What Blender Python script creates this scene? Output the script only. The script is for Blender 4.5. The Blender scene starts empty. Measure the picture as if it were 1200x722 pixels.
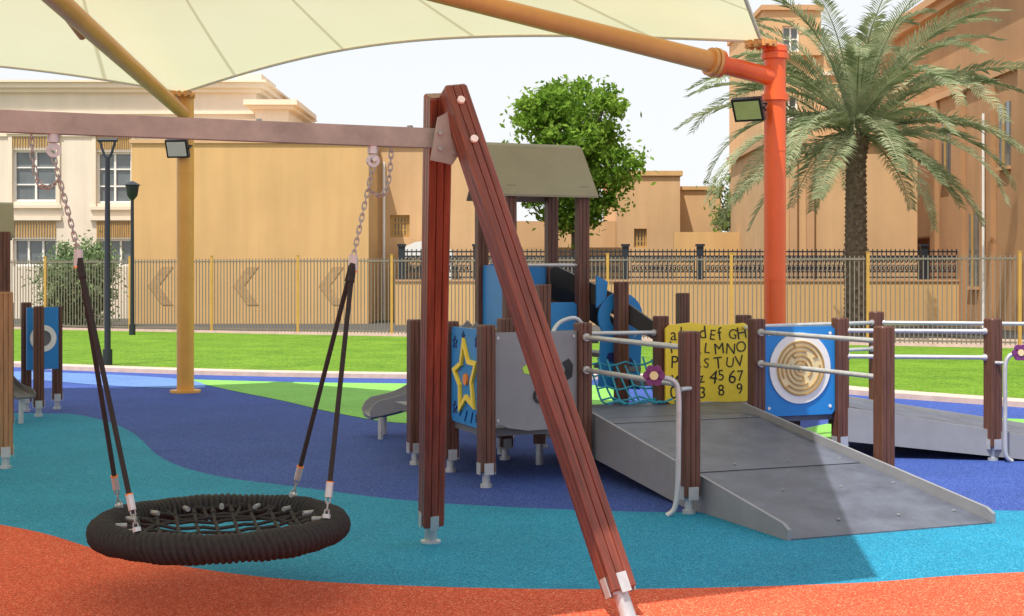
import bpy, bmesh, math, random
from mathutils import Vector, Matrix
random.seed(7)
V=Vector
D=bpy.data
scene=bpy.context.scene
coll=scene.collection
F=1600.0; CH=1.575; HY=321.0
def G(px,py,z=0.0):
    Y=(CH-z)*F/(py-HY); return V(((px-600)*Y/F,Y,z))
def W(px,py,Y): return V(((px-600)*Y/F,Y,CH-(py-HY)*Y/F))

# ------------------------------------------------------------ materials
def nd(nt,t,**k):
    n=nt.nodes.new(t)
    for a,b in k.items(): setattr(n,a,b)
    return n
def base_mat(name,rough=.6,metal=0.0,spec=.5):
    m=D.materials.new(name); m.use_nodes=True
    nt=m.node_tree; b=nt.nodes['Principled BSDF']
    b.inputs['Roughness'].default_value=rough; b.inputs['Metallic'].default_value=metal
    b.inputs['Specular IOR Level'].default_value=spec
    return m,nt,b
def mat(name,col,rough=.6,metal=0.0,var=.15,scale=3.0,bump=0.0,bscale=40.0,stretch=(1,1,1),spec=.5,streak=0.0):
    m,nt,b=base_mat(name,rough,metal,spec)
    tc=nd(nt,'ShaderNodeTexCoord'); mp=nd(nt,'ShaderNodeMapping'); mp.inputs['Scale'].default_value=stretch
    nt.links.new(tc.outputs['Object'],mp.inputs['Vector'])
    n=nd(nt,'ShaderNodeTexNoise'); n.inputs['Scale'].default_value=scale; n.inputs['Detail'].default_value=6; n.inputs['Roughness'].default_value=.65
    nt.links.new(mp.outputs['Vector'],n.inputs['Vector'])
    r=nd(nt,'ShaderNodeValToRGB')
    r.color_ramp.elements[0].position=.3; r.color_ramp.elements[1].position=.72
    r.color_ramp.elements[0].color=tuple(c*(1-var) for c in col)+(1,)
    r.color_ramp.elements[1].color=tuple(min(1,c*(1+var)) for c in col)+(1,)
    nt.links.new(n.outputs['Fac'],r.inputs['Fac'])
    out=r.outputs['Color']
    if streak>0:
        mp2=nd(nt,'ShaderNodeMapping'); mp2.inputs['Scale'].default_value=(1.6,1.6,.12); nt.links.new(tc.outputs['Object'],mp2.inputs['Vector'])
        n3=nd(nt,'ShaderNodeTexNoise'); n3.inputs['Scale'].default_value=1.5; n3.inputs['Detail'].default_value=8; nt.links.new(mp2.outputs['Vector'],n3.inputs['Vector'])
        mr=nd(nt,'ShaderNodeMapRange'); mr.inputs[1].default_value=.35; mr.inputs[2].default_value=.65; mr.inputs[3].default_value=1-streak; mr.inputs[4].default_value=1+streak*.5
        nt.links.new(n3.outputs['Fac'],mr.inputs[0])
        sc=nd(nt,'ShaderNodeVectorMath',operation='SCALE'); nt.links.new(out,sc.inputs[0]); nt.links.new(mr.outputs[0],sc.inputs['Scale']); out=sc.outputs[0]
    nt.links.new(out,b.inputs['Base Color'])
    if bump>0:
        n2=nd(nt,'ShaderNodeTexNoise'); n2.inputs['Scale'].default_value=bscale; n2.inputs['Detail'].default_value=4
        nt.links.new(mp.outputs['Vector'],n2.inputs['Vector'])
        bp=nd(nt,'ShaderNodeBump'); bp.inputs['Strength'].default_value=bump; bp.inputs['Distance'].default_value=.01
        nt.links.new(n2.outputs['Fac'],bp.inputs['Height']); nt.links.new(bp.outputs['Normal'],b.inputs['Normal'])
    return m
def epdm(name,col,alt):
    m,nt,b=base_mat(name,.85,0,.25)
    tc=nd(nt,'ShaderNodeTexCoord')
    v=nd(nt,'ShaderNodeTexVoronoi'); v.inputs['Scale'].default_value=160
    nt.links.new(tc.outputs['Object'],v.inputs['Vector'])
    sep=nd(nt,'ShaderNodeSeparateColor'); nt.links.new(v.outputs['Color'],sep.inputs['Color'])
    r=nd(nt,'ShaderNodeValToRGB'); e=r.color_ramp.elements
    e[0].position=0; e[0].color=tuple(c*.5 for c in col)+(1,)
    e[1].position=1; e[1].color=tuple(alt)+(1,)
    a=e.new(.3); a.color=tuple(c*.88 for c in col)+(1,)
    a=e.new(.78); a.color=tuple(c*1.08 for c in col)+(1,)
    nt.links.new(sep.outputs[0],r.inputs['Fac'])
    n=nd(nt,'ShaderNodeTexNoise'); n.inputs['Scale'].default_value=.9; n.inputs['Detail'].default_value=9; n.inputs['Roughness'].default_value=.7
    nt.links.new(tc.outputs['Object'],n.inputs['Vector'])
    mr=nd(nt,'ShaderNodeMapRange'); mr.inputs[1].default_value=.3; mr.inputs[2].default_value=.75; mr.inputs[3].default_value=.85; mr.inputs[4].default_value=1.14
    nt.links.new(n.outputs['Fac'],mr.inputs[0])
    mx=nd(nt,'ShaderNodeVectorMath',operation='SCALE')
    nt.links.new(r.outputs['Color'],mx.inputs[0]); nt.links.new(mr.outputs[0],mx.inputs['Scale'])
    nt.links.new(mx.outputs[0],b.inputs['Base Color'])
    bp=nd(nt,'ShaderNodeBump'); bp.inputs['Strength'].default_value=.5; bp.inputs['Distance'].default_value=.004
    nt.links.new(v.outputs['Distance'],bp.inputs['Height']); nt.links.new(bp.outputs['Normal'],b.inputs['Normal'])
    return m
def leafmat(name,c1,c2,tr=.3,scale=2.5):
    m=D.materials.new(name); m.use_nodes=True; nt=m.node_tree; nt.nodes.clear()
    o=nd(nt,'ShaderNodeOutputMaterial'); tc=nd(nt,'ShaderNodeTexCoord')
    n=nd(nt,'ShaderNodeTexNoise'); n.inputs['Scale'].default_value=scale; n.inputs['Detail'].default_value=5
    nt.links.new(tc.outputs['Object'],n.inputs['Vector'])
    r=nd(nt,'ShaderNodeValToRGB'); r.color_ramp.elements[0].position=.35; r.color_ramp.elements[1].position=.65
    r.color_ramp.elements[0].color=c1+(1,); r.color_ramp.elements[1].color=c2+(1,)
    nt.links.new(n.outputs['Fac'],r.inputs['Fac'])
    d=nd(nt,'ShaderNodeBsdfDiffuse'); t=nd(nt,'ShaderNodeBsdfTranslucent'); mx=nd(nt,'ShaderNodeMixShader'); mx.inputs[0].default_value=tr
    nt.links.new(r.outputs['Color'],d.inputs['Color']); nt.links.new(r.outputs['Color'],t.inputs['Color'])
    nt.links.new(d.outputs[0],mx.inputs[1]); nt.links.new(t.outputs[0],mx.inputs[2]); nt.links.new(mx.outputs[0],o.inputs['Surface'])
    return m
M={}
M['wood']=mat('varnished_red_timber',(.17,.043,.026),.30,0,.5,7,.15,60,(6,6,.5))
M['post']=mat('brown_timber',(.115,.046,.030),.45,0,.45,7,.15,60,(6,6,.5))
M['tan']=mat('faded_timber',(.32,.18,.09),.55,0,.3,7,.15,60,(6,6,.5))  # paler tan tone than the brown timber
M['steel']=mat('galvanised_steel',(.54,.56,.58),.38,.45,.14,14)
M['beam']=mat('grey_steel_beam',(.33,.33,.31),.5,.1,.24,5)
M['chain']=mat('chain_steel',(.34,.37,.38),.35,.25,.2,30)
M['rope']=mat('black_rope',(.018,.018,.020),.75,0,.3,60,.5,300)
M['grey']=mat('grey_panel',(.25,.26,.29),.5,0,.1,4)
M['greyd']=mat('dark_grey_panel',(.14,.145,.16),.5,0,.1,4)
M['deck']=mat('slate_deck',(.105,.12,.165),.42,0,.35,4,.35,160)
M['roof']=mat('grey_green_roof_panel',(.25,.24,.18),.6,0,.1,3)
M['blue']=mat('blue_panel',(.015,.22,.60),.4,0,.08,4)
M['navy']=mat('navy_lines',(.01,.03,.16),.4)
M['yellow']=mat('yellow_panel',(.92,.70,.06),.45,0,.08,4)
M['orange']=mat('orange_panel',(.8,.25,.03),.45)
M['black']=mat('black_plastic',(.018,.018,.02),.45,0,.2,10)
M['white']=mat('white_plastic',(.8,.8,.78),.45,0,.04,5)
M['gold']=mat('pale_gold_disc',(.78,.64,.34),.45,0,.1,8)
M['brown']=mat('brown_ridge',(.46,.28,.09),.5)
M['lime']=mat('lime_plastic',(.45,.75,.08),.4)
M['purple']=mat('purple_plastic',(.17,.03,.16),.4)
M['teal']=mat('teal_rope',(.02,.28,.42),.6)
M['masty']=mat('yellow_orange_mast_paint',(.74,.38,.08),.35,0,.1,2,streak=.12)
M['mastr']=mat('orange_red_mast_paint',(.82,.12,.025),.3,0,.1,2,streak=.12)
M['arm']=mat('tan_orange_arm_paint',(.66,.32,.10),.35,0,.12,2)
M['fencey']=mat('ochre_post_paint',(.55,.31,.07),.5,0,.1,3)
M['fenceb']=mat('brown_bar_paint',(.20,.165,.14),.5,0,.12,3)
M['chev']=mat('faded_chevron_paint',(.47,.29,.13),.9,0,.2,4)  # darker brown tone than the ochre wall
M['iron']=mat('black_iron',(.015,.02,.03),.5)
M['cream']=mat('cream_render',(.74,.65,.54),.85,0,.06,.6,.15,30,streak=.05)
M['creamtrim']=mat('pale_trim_render',(.76,.66,.53),.85,0,.05,1)
M['ochre']=mat('ochre_render',(.62,.39,.17),.9,0,.08,.35,.2,20,streak=.06)
M['ochre2']=mat('peach_render',(.61,.39,.205),.9,0,.08,.5,.2,20,streak=.06)
M['rust']=mat('terracotta_render',(.44,.245,.12),.9,0,.1,.5,.2,20,streak=.08)  # shade on the wing painted in as a darker render colour
M['rusttrim']=mat('terracotta_trim',(.54,.32,.17),.9,0,.06,1)
M['glass']=mat('window_glass',(.12,.14,.15),.08,0,.3,1,spec=.9)
M['winf']=mat('white_window_frame',(.80,.79,.76),.5,0,.04,5)
M['kerb']=mat('pale_pink_kerb',(.60,.45,.39),.8,0,.15,6,.2,60)
M['ground']=mat('sand_paving',(.42,.33,.25),.9,0,.15,1.5,.3,40)
M['road']=mat('asphalt',(.07,.07,.07),.9,0,.2,3,.3,60)
M['red_e']=epdm('red_rubber',(.64,.095,.040),(.82,.34,.20))
M['teal_e']=epdm('teal_rubber',(.012,.25,.43),(.09,.42,.58))
M['blue_e']=epdm('blue_rubber',(.036,.080,.34),(.13,.21,.56))
M['lblue_e']=epdm('light_blue_rubber',(.12,.24,.55),(.25,.38,.65))  # blue rubber made paler, sunlight painted into its colour
M['lime_e']=epdm('lime_rubber',(.22,.54,.10),(.36,.66,.2))
M['lens']=mat('floodlight_lens',(.62,.66,.62),.15,0,.05,5)
M['lensg']=mat('green_tinted_lens',(.42,.58,.22),.15,0,.1,5)
M['bark']=mat('bark',(.13,.10,.07),.9,0,.35,8,.6,30,(1,1,.4))
M['palmbark']=mat('palm_bark',(.12,.09,.065),.95,0,.5,9,.8,25)
M['leaf']=leafmat('leaf_green',(.09,.20,.02),(.28,.44,.07),.42,2.2)
M['leafp']=leafmat('palm_green',(.18,.235,.12),(.45,.49,.31),.33,1.6)
M['leafh']=leafmat('hedge_green',(.11,.18,.08),(.30,.38,.20),.25,4)
M['leaff']=leafmat('pale_tree_green',(.14,.2,.07),(.32,.40,.16),.3,3)
M['hem']=mat('cream_hem',(.78,.76,.62),.7,0,.05,3)
def turf():
    m,nt,b=base_mat('artificial_turf',.9,0,.2)
    tc=nd(nt,'ShaderNodeTexCoord')
    n=nd(nt,'ShaderNodeTexNoise'); n.inputs['Scale'].default_value=.8; n.inputs['Detail'].default_value=14; n.inputs['Roughness'].default_value=.85
    n2=nd(nt,'ShaderNodeTexNoise'); n2.inputs['Scale'].default_value=24; n2.inputs['Detail'].default_value=5
    for q in(n,n2): nt.links.new(tc.outputs['Object'],q.inputs['Vector'])
    mx=nd(nt,'ShaderNodeMath',operation='ADD'); nt.links.new(n.outputs['Fac'],mx.inputs[0]); nt.links.new(n2.outputs['Fac'],mx.inputs[1])
    h=nd(nt,'ShaderNodeMath',operation='MULTIPLY'); h.inputs[1].default_value=.5; nt.links.new(mx.outputs[0],h.inputs[0])
    r=nd(nt,'ShaderNodeValToRGB'); r.color_ramp.elements[0].position=.40; r.color_ramp.elements[1].position=.60
    r.color_ramp.elements[0].color=(.055,.15,.008,1); r.color_ramp.elements[1].color=(.21,.37,.03,1)
    nt.links.new(h.outputs[0],r.inputs['Fac']); nt.links.new(r.outputs['Color'],b.inputs['Base Color'])
    bp=nd(nt,'ShaderNodeBump'); bp.inputs['Strength'].default_value=.9; bp.inputs['Distance'].default_value=.05
    nt.links.new(n2.outputs['Fac'],bp.inputs['Height']); nt.links.new(bp.outputs['Normal'],b.inputs['Normal'])
    return m
M['grass']=turf()
def fabric():
    m=D.materials.new('cream_membrane'); m.use_nodes=True; nt=m.node_tree; nt.nodes.clear()
    o=nd(nt,'ShaderNodeOutputMaterial'); uv=nd(nt,'ShaderNodeUVMap'); uv.uv_map='UVMap'
    s=nd(nt,'ShaderNodeSeparateXYZ'); nt.links.new(uv.outputs[0],s.inputs[0])
    fr=nd(nt,'ShaderNodeMath',operation='FRACT'); nt.links.new(s.outputs[0],fr.inputs[0])
    sb=nd(nt,'ShaderNodeMath',operation='SUBTRACT'); sb.inputs[1].default_value=.5; nt.links.new(fr.outputs[0],sb.inputs[0])
    ab=nd(nt,'ShaderNodeMath',operation='ABSOLUTE'); nt.links.new(sb.outputs[0],ab.inputs[0])
    lt=nd(nt,'ShaderNodeMapRange'); lt.inputs[1].default_value=.008; lt.inputs[2].default_value=.020; lt.inputs[3].default_value=1; lt.inputs[4].default_value=0; nt.links.new(ab.outputs[0],lt.inputs[0])
    tc=nd(nt,'ShaderNodeTexCoord'); n=nd(nt,'ShaderNodeTexNoise'); n.inputs['Scale'].default_value=.7; n.inputs['Detail'].default_value=5
    nt.links.new(tc.outputs['Object'],n.inputs['Vector'])
    r=nd(nt,'ShaderNodeValToRGB'); r.color_ramp.elements[0].color=(.78,.76,.50,1); r.color_ramp.elements[1].color=(.87,.85,.61,1)
    nt.links.new(n.outputs['Fac'],r.inputs['Fac'])
    mc=nd(nt,'ShaderNodeMix',data_type='RGBA'); nt.links.new(lt.outputs[0],mc.inputs[0]); nt.links.new(r.outputs['Color'],mc.inputs[6]); mc.inputs[7].default_value=(.60,.56,.35,1)
    d=nd(nt,'ShaderNodeBsdfDiffuse'); t=nd(nt,'ShaderNodeBsdfTranslucent'); mx=nd(nt,'ShaderNodeMixShader'); mx.inputs[0].default_value=.42
    nt.links.new(mc.outputs[2],d.inputs['Color']); nt.links.new(mc.outputs[2],t.inputs['Color'])
    nt.links.new(d.outputs[0],mx.inputs[1]); nt.links.new(t.outputs[0],mx.inputs[2]); nt.links.new(mx.outputs[0],o.inputs['Surface'])
    return m
M['fabric']=fabric()

# ------------------------------------------------------------ mesh builder
class MB:
    def __init__(s): s.v=[]; s.f=[]; s.m=[]; s.mats=[]
    def mi(s,k):
        if k not in s.mats: s.mats.append(k)
        return s.mats.index(k)
    def add(s,vs,fs,k):
        o=len(s.v); i=s.mi(k)
        s.v+= [V(p) for p in vs]
        for f in fs: s.f.append([a+o for a in f]); s.m.append(i)
    def box(s,c,size,k,R=None):
        c=V(c); hx,hy,hz=[q/2 for q in size]; vs=[]
        for x in(-hx,hx):
            for y in(-hy,hy):
                for z in(-hz,hz):
                    p=V((x,y,z)); 
                    if R: p=R@p
                    vs.append(c+p)
        s.add(vs,[(0,1,3,2),(4,6,7,5),(0,4,5,1),(2,3,7,6),(0,2,6,4),(1,5,7,3)],k)
    def bx(s,x0,x1,y0,y1,z0,z1,k): s.box(((x0+x1)/2,(y0+y1)/2,(z0+z1)/2),(x1-x0,y1-y0,z1-z0),k)
    def cyl(s,p0,p1,r0,k,r1=None,n=14):
        s.tube([p0,p1],[r0,r0 if r1 is None else r1],k,n)
    def tube(s,pts,r,k,n=10,closed=False):
        pts=[V(p) for p in pts]; N=len(pts)
        if not isinstance(r,(list,tuple)): r=[r]*N
        vs=[];fs=[]; ref=None
        for i,p in enumerate(pts):
            if closed: d=(pts[(i+1)%N]-pts[i-1]).normalized()
            else: d=(pts[min(i+1,N-1)]-pts[max(i-1,0)]).normalized()
            if ref is None:
                ref=d.orthogonal().normalized()
            ref=(ref-d*ref.dot(d)).normalized(); b=d.cross(ref)
            for j in range(n):
                a=2*math.pi*j/n; vs.append(p+(ref*math.cos(a)+b*math.sin(a))*r[i])
        for i in range(N if closed else N-1):
            i2=(i+1)%N
            for j in range(n):
                j2=(j+1)%n; fs.append((i*n+j,i*n+j2,i2*n+j2,i2*n+j))
        if not closed:
            fs.append(tuple(range(n))[::-1]); fs.append(tuple((N-1)*n+j for j in range(n)))
        s.add(vs,fs,k)
    def prism(s,poly,o,ex,ez,d0,d1,k):
        o=V(o); n=ex.cross(ez); m=len(poly)
        vs=[o+ex*a+ez*b+n*d0 for a,b in poly]+[o+ex*a+ez*b+n*d1 for a,b in poly]
        fs=[tuple(range(m))[::-1],tuple(range(m,2*m))]+[(i,(i+1)%m,(i+1)%m+m,i+m) for i in range(m)]
        s.add(vs,fs,k)
    def ring(s,o,ex,ez,r0,r1,d0,d1,k,n=32,cx=0,cz=0,a0=0,a1=2*math.pi):
        if r0<=0:
            s.prism([(cx+r1*math.cos(2*math.pi*i/n),cz+r1*math.sin(2*math.pi*i/n)) for i in range(n)],o,ex,ez,d0,d1,k); return
        full=abs(a1-a0-2*math.pi)<1e-6; N=n if full else n+1
        vs=[];fs=[];nn=ex.cross(ez);o=V(o)
        for i in range(N):
            a=a0+(a1-a0)*i/n
            for r in(r0,r1):
                for d in(d0,d1):
                    vs.append(o+ex*(cx+r*math.cos(a))+ez*(cz+r*math.sin(a))+nn*d)
        for i in range(n):
            a=i*4;b=((i+1)%N)*4
            fs+=[(a+1,a+3,b+3,b+1),(a+0,b+0,b+2,a+2),(a+2,b+2,b+3,a+3),(a,a+1,b+1,b)]
        s.add(vs,fs,k)
wloc={}
def tag(ob,label,category,group,kind):
    if label: ob['label']=label
    if category: ob['category']=category
    if group: ob['group']=group
    if kind: ob['kind']=kind
def finish(mb,name,parent=None,label=None,category=None,group=None,kind=None,recalc=True,smooth=35,loc=None):
    me=D.meshes.new(name)
    L=V((0,0,0))
    if parent is not None: L=wloc[parent.name]
    elif loc is not None: L=V(loc)
    me.from_pydata([tuple(p-L) for p in mb.v],[],mb.f)
    for k in mb.mats: me.materials.append(M[k])
    me.polygons.foreach_set('material_index',mb.m)
    if recalc:
        bm=bmesh.new(); bm.from_mesh(me); bmesh.ops.recalc_face_normals(bm,faces=bm.faces); bm.to_mesh(me); bm.free()
    if smooth:
        me.polygons.foreach_set('use_smooth',[True]*len(me.polygons))
        me.set_sharp_from_angle(angle=math.radians(smooth))
    me.update()
    ob=D.objects.new(name,me); coll.objects.link(ob)
    wloc[ob.name]=L.copy()
    if parent is not None:
        ob.parent=parent
        if parent.name in rotw: ob.matrix_parent_inverse=rotw[parent.name].inverted(); ob.location=L
    else: ob.location=L
    tag(ob,label,category,group,kind)
    return ob
rotw={}
def thing(name,loc,label,category,group=None):
    e=D.objects.new(name,None); e.empty_display_size=.3; coll.objects.link(e); e.location=V(loc); wloc[e.name]=V(loc)
    tag(e,label,category,group,None); return e
def post_mesh(L,h,k):
    b=h*.12;g=h*.06;gd=h*.10
    side=[(-h+b,-h),(-h/3-g,-h),(-h/3,-h+gd),(-h/3+g,-h),(h/3-g,-h),(h/3,-h+gd),(h/3+g,-h),(h-b,-h)]
    pf=[]
    for q in range(4):
        c,s_=[(1,0),(0,1),(-1,0),(0,-1)][q]
        pf+=[(x*c-y*s_,x*s_+y*c) for x,y in side]
    n=len(pf); mb=MB()
    zs=[(0,.94),(.006,1),(L-.012,1),(L,.9)]
    vs=[];fs=[]
    for z,sc in zs: vs+=[V((x*sc,y*sc,z)) for x,y in pf]
    for i in range(len(zs)-1):
        for j in range(n):
            j2=(j+1)%n; fs.append((i*n+j,i*n+j2,(i+1)*n+j2,(i+1)*n+j))
    fs.append(tuple(range(n))[::-1]); fs.append(tuple(3*n+j for j in range(n)))
    mb.add(vs,fs,k); return mb
def beam(name,p0,p1,h,parent,k,xref=V((1,0,0)),label=None):
    p0=V(p0);p1=V(p1);L=(p1-p0).length
    mb=post_mesh(L,h,k); me=D.meshes.new(name)
    me.from_pydata([tuple(p) for p in mb.v],[],mb.f); me.materials.append(M[k]); me.update()
    ob=D.objects.new(name,me); coll.objects.link(ob)
    z=(p1-p0).normalized(); x=(xref-z*xref.dot(z)).normalized(); y=z.cross(x)
    R=Matrix((x,y,z)).transposed().to_4x4()
    ob.parent=parent; ob.matrix_local=Matrix.Translation(p0-wloc[parent.name])@R
    rotw[ob.name]=Matrix.Translation(p0)@R; wloc[ob.name]=wloc[parent.name].copy()
    if label: ob['label']=label
    return ob
U=V((.93,.367,0)).normalized(); Vv=V((-.367,.93,0)).normalized(); Z=V((0,0,1))

# ------------------------------------------------------------ ground sheets
def cr(pts,n=8):
    out=[]
    for i in range(len(pts)-1):
        p0=pts[max(i-1,0)];p1=pts[i];p2=pts[i+1];p3=pts[min(i+2,len(pts)-1)]
        for j in range(n):
            t=j/n
            out.append(.5*((2*p1)+(p2-p0)*t+(2*p0-5*p1+4*p2-p3)*t*t+(3*p1-p0-3*p2+p3)*t**3))
    out.append(pts[-1]); return out
def sheet(name,pts,z,k,label=None):
    mb=MB(); mb.add([V((p.x,p.y,z)) for p in pts],[tuple(range(len(pts)))],k)
    ob=finish(mb,name,kind='structure',smooth=0)
    if ob.data.polygons[0].normal.z<0: ob.data.flip_normals()
    if label: ob['label']=label
    return ob
mb=MB(); mb.add([(-400,-60,0),(400,-60,0),(400,900,0),(-400,900,0)],[(0,1,2,3)],'ground')
finish(mb,'ground',kind='structure',smooth=0)
kerb_line=cr([G(*p) for p in [(-900,412),(-400,420),(0,430),(50,433),(250,440),(475,444),(700,445),(880,450),(1000,463),(1200,478),(1500,500),(2000,520)]])
FL0=V((-12.99,38,0)); FR0=V((10.6,28.5,0)); fd=(FR0-FL0).normalized()
sheet('blue_rubber_surface',list(kerb_line)+[V((16,2,0)),V((16,-8,0)),V((-20,-8,0)),V((-20,15,0))],.004,'blue_e')
teal=cr([G(*p) for p in [(-900,452),(-400,468),(0,484),(90,487),(150,505),(190,538),(250,558),(350,572),(480,588),(650,598),(830,602),(1000,597),(1200,600),(1700,606)]])
sheet('teal_rubber_surface',list(teal)+[V((14,2,0)),V((14,-8,0)),V((-19,-8,0)),V((-19,10,0))],.008,'teal_e')
red=cr([G(*p) for p in [(-700,545),(-300,575),(0,617),(130,650),(300,678),(500,690),(740,693),(1000,686),(1200,673),(1800,650)]])
sheet('red_rubber_surface',list(red)+[V((12,2,0)),V((12,-7.9,0)),V((-18,-7.9,0)),V((-18,6,0))],.012,'red_e')
sheet('lime_rubber_patch',cr([G(*p) for p in [(214,445),(350,448.5),(476,450),(600,452),(720,454),(700,482),(600,494),(480,497),(400,486),(330,470),(270,458),(214,445)]],6)[:-1],.008,'lime_e')
sheet('light_blue_rubber_patch',cr([G(*p) for p in [(-200,432),(0,435.5),(60,437),(150,440.5),(225,446.5),(232,456),(120,452),(40,446),(-60,444),(-200,432)]],6)[:-1],.0085,'lblue_e')  # paler sheet imitating the sunlit strip of the blue rubber
sheet('lime_rubber_patch',cr([G(*p) for p in [(900,512),(1000,493),(1100,490),(1250,494),(1400,505),(1300,515),(1150,500),(1040,512),(950,522),(900,512)]],6)[:-1],.009,'lime_e')
far=[FL0-fd*14+V((0,-.15,0)),FR0+fd*12+V((0,-.15,0))]
sheet('lawn',[p+V((0,.12,0)) for p in kerb_line if p.x<17 and p.x>-26]+[far[1],far[0]],.03,'grass')
mb=MB(); kl=[p for p in kerb_line]; vs=[];fs=[]
for i,p in enumerate(kl):
    d=(kl[min(i+1,len(kl)-1)]-kl[max(i-1,0)]).normalized(); n=V((-d.y,d.x,0))
    a=p-n*.02; b=p+n*.42
    vs+=[V((a.x,a.y,0)),V((a.x,a.y,.07)),V((b.x,b.y,.07)),V((b.x,b.y,0))]
for i in range(len(kl)-1):
    a=i*4;b=a+4
    fs+=[(a,b,b+1,a+1),(a+1,b+1,b+2,a+2),(a+2,b+2,b+3,a+3)]
mb.add(vs,fs,'kerb'); finish(mb,'kerb',kind='structure',smooth=0)
mb=MB(); mb.add([V((-60,46.8,.006)),V((-60,60,.006)),V((60,60,.006)),V((60,31,.006)),V((20,31,.006)),V((-14,39.4,.006))],[(5,0,1,2,3,4)],'road')
o=finish(mb,'road',kind='structure',smooth=0)
if o.data.polygons[0].normal.z<0:o.data.flip_normals()

# ------------------------------------------------------------ swing frame
sf=thing('swing_frame',(-1.9,6.5,0),'red-brown timber A-frame swing stand with grey steel top beam','swing frame')
Bd=V((-2.01,-.83,0)).normalized(); BR=V((-.34,7.1,2.276)); BLn=BR+Bd*3.9
Pd=V((-Bd.y,Bd.x,0))
if Pd.y>0: Pd=-Pd
def frame_end(top,rearfoot,frontfoot):
    rt=top+V((-.045,.02,.23)); ft=top+V((.03,-.03,.25))
    for (a,b) in ((rearfoot,rt),(frontfoot,ft)):
        d=(b-a).normalized(); s0=a+d*(.13/d.z)
        lg=beam('leg',s0,b,.062,sf,'wood',xref=-Bd)
        mb=MB(); mb.cyl(a+d*0,s0+d*.02,.036,'steel'); 
        mb.cyl(a+V((0,0,0.001)),a+V((0,0,.02)),.06,'steel')
        mb.tube([s0-d*.008,s0+d*.01],.05,'steel',4)
        x=(-Bd-d*(-Bd).dot(d)).normalized(); y=d.cross(x); R=Matrix((x,y,d)).transposed()
        for sg in(-1,1): mb.box(s0+d*.03+x*sg*.066,(.006,.05,.09),'steel',R)
        mb.box(s0+d*.03-y*.066,(.05,.006,.09),'steel',R); mb.box(s0+d*.03+y*.066,(.05,.006,.09),'steel',R)
        finish(mb,'foot',lg)
    mb=MB()
    mb.prism([(-.10,-.12),(.02,-.14),(.10,-.02),(.09,.12),(.03,.15),(-.06,.10)],top+(-Bd)*(-.02)+Pd*.085,-Bd,Z,-.004,.004,'beam')
    for a,b in((-.05,.02),(.05,.05),(.03,-.08),(-.05,-.06)):
        p=top+(-Bd)*(a-.02)+Z*b+Pd*.09; mb.cyl(p,p+Pd*.014,.011,'chain',n=8)
    finish(mb,'bracket',sf)
frame_end(BR,V((-.475,7.97,0)),V((.535,6.17,0)))
frame_end(BLn,BLn+V((-.35,.75,0))-Z*BLn.z,BLn+V((-.1,-1.1,0))-Z*BLn.z)
mb=MB(); R3=Matrix((Bd,Bd.cross(Z)*-1,Z)).transposed()
mb.box((BR+BLn)/2,( (BLn-BR).length+.05,.065,.10),'beam',R3)
for t in(.20,.98,2.6):
    p=BR+Bd*t
    mb.cyl(p+Z*.05,p+Z*.062,.016,'chain',n=6)
finish(mb,'beam',sf)
ftop=BR+V((.03,-.03,.25)); ffoot=V((.535,6.17,0)); d=(ftop-ffoot).normalized(); L=(ftop-ffoot).length
for t in(L-.10,L-.33):
    p=ffoot+d*t; n=Pd; n=(n-d*n.dot(d)).normalized()
    for q in(n,-Bd):
        mb=MB(); mb.cyl(p+q*.06,p+q*.078,.02,'white',n=14); finish(mb,'bolt_cap',sf)

# ------------------------------------------------------------ basket swing
bc=V((-1.42,6.65,.345)); R0=.555
bs=thing('basket_swing',(bc.x,bc.y,bc.z),'black rope nest swing hanging on four ropes and chains','swing')
mb=MB(); NM=900; nm=16; vs=[];fs=[]
for i in range(NM):
    th=2*math.pi*i/NM; c=V((math.cos(th),math.sin(th),0))
    for j in range(nm):
        ph=2*math.pi*j/nm
        w=math.sin(58*th+ph*1.0+ .9*math.sin(ph)+.8*math.sin(5*th)); r=.055+.018*abs(w)**.55
        rr=r*(1+.04*math.sin(7*th+1)+.02*math.sin(23*th))
        vs.append(bc+c*(R0+rr*math.cos(ph))+Z*rr*math.sin(ph)*.98)
for i in range(NM):
    for j in range(nm):
        i2=(i+1)%NM;j2=(j+1)%nm; fs.append((i*nm+j,i2*nm+j,i2*nm+j2,i*nm+j2))
mb.add(vs,fs,'rope'); finish(mb,'ring',bs,smooth=80)
mb=MB(); Ri=R0-.05
def sagz(x,y): return bc.z+.02-.07*(1-(x*x+y*y)/(Ri*Ri))
for ang in(.3,.3+math.pi/2):
    ex=V((math.cos(ang),math.sin(ang),0)); ey=V((-ex.y,ex.x,0))
    for q in range(-5,6):
        o=q*.095; hl=math.sqrt(max(0,Ri*Ri-o*o))
        if hl<.08: continue
        pts=[]
        for s in range(15):
            a=-hl+2*hl*s/14; p=ex*a+ey*o; pts.append(V((bc.x+p.x,bc.y+p.y,sagz(p.x,p.y)+.006*math.sin(s*2.1+q))))
        mb.tube(pts,.010,'rope',6)
        for s in(1,13): mb.tube([pts[s],pts[s]+(pts[s+(1 if s==1 else -1)]-pts[s])*.5],.0135,'rope',7)
for q in range(16):
    a=2*math.pi*q/16; p=V((math.cos(a),math.sin(a),0)); 
    mb.tube([bc+p*.35+Z*-.02,bc+p*.52+Z*.02],.010,'rope',6)
mb.tube([bc+V((math.cos(a)*.36,math.sin(a)*.36,-.018)) for a in [2*math.pi*i/32 for i in range(32)]],.010,'rope',6,closed=True)
finish(mb,'net',bs)
for q in range(16):
    a=2*math.pi*(q+.5)/16; p=V((math.cos(a),math.sin(a),0))
    c=bc+p*.47+Z*.02
    mb=MB(); mb.tube([c-p*.03,c+p*.03],.013,'chain',8); finish(mb,'ferrule',bs)
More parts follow.
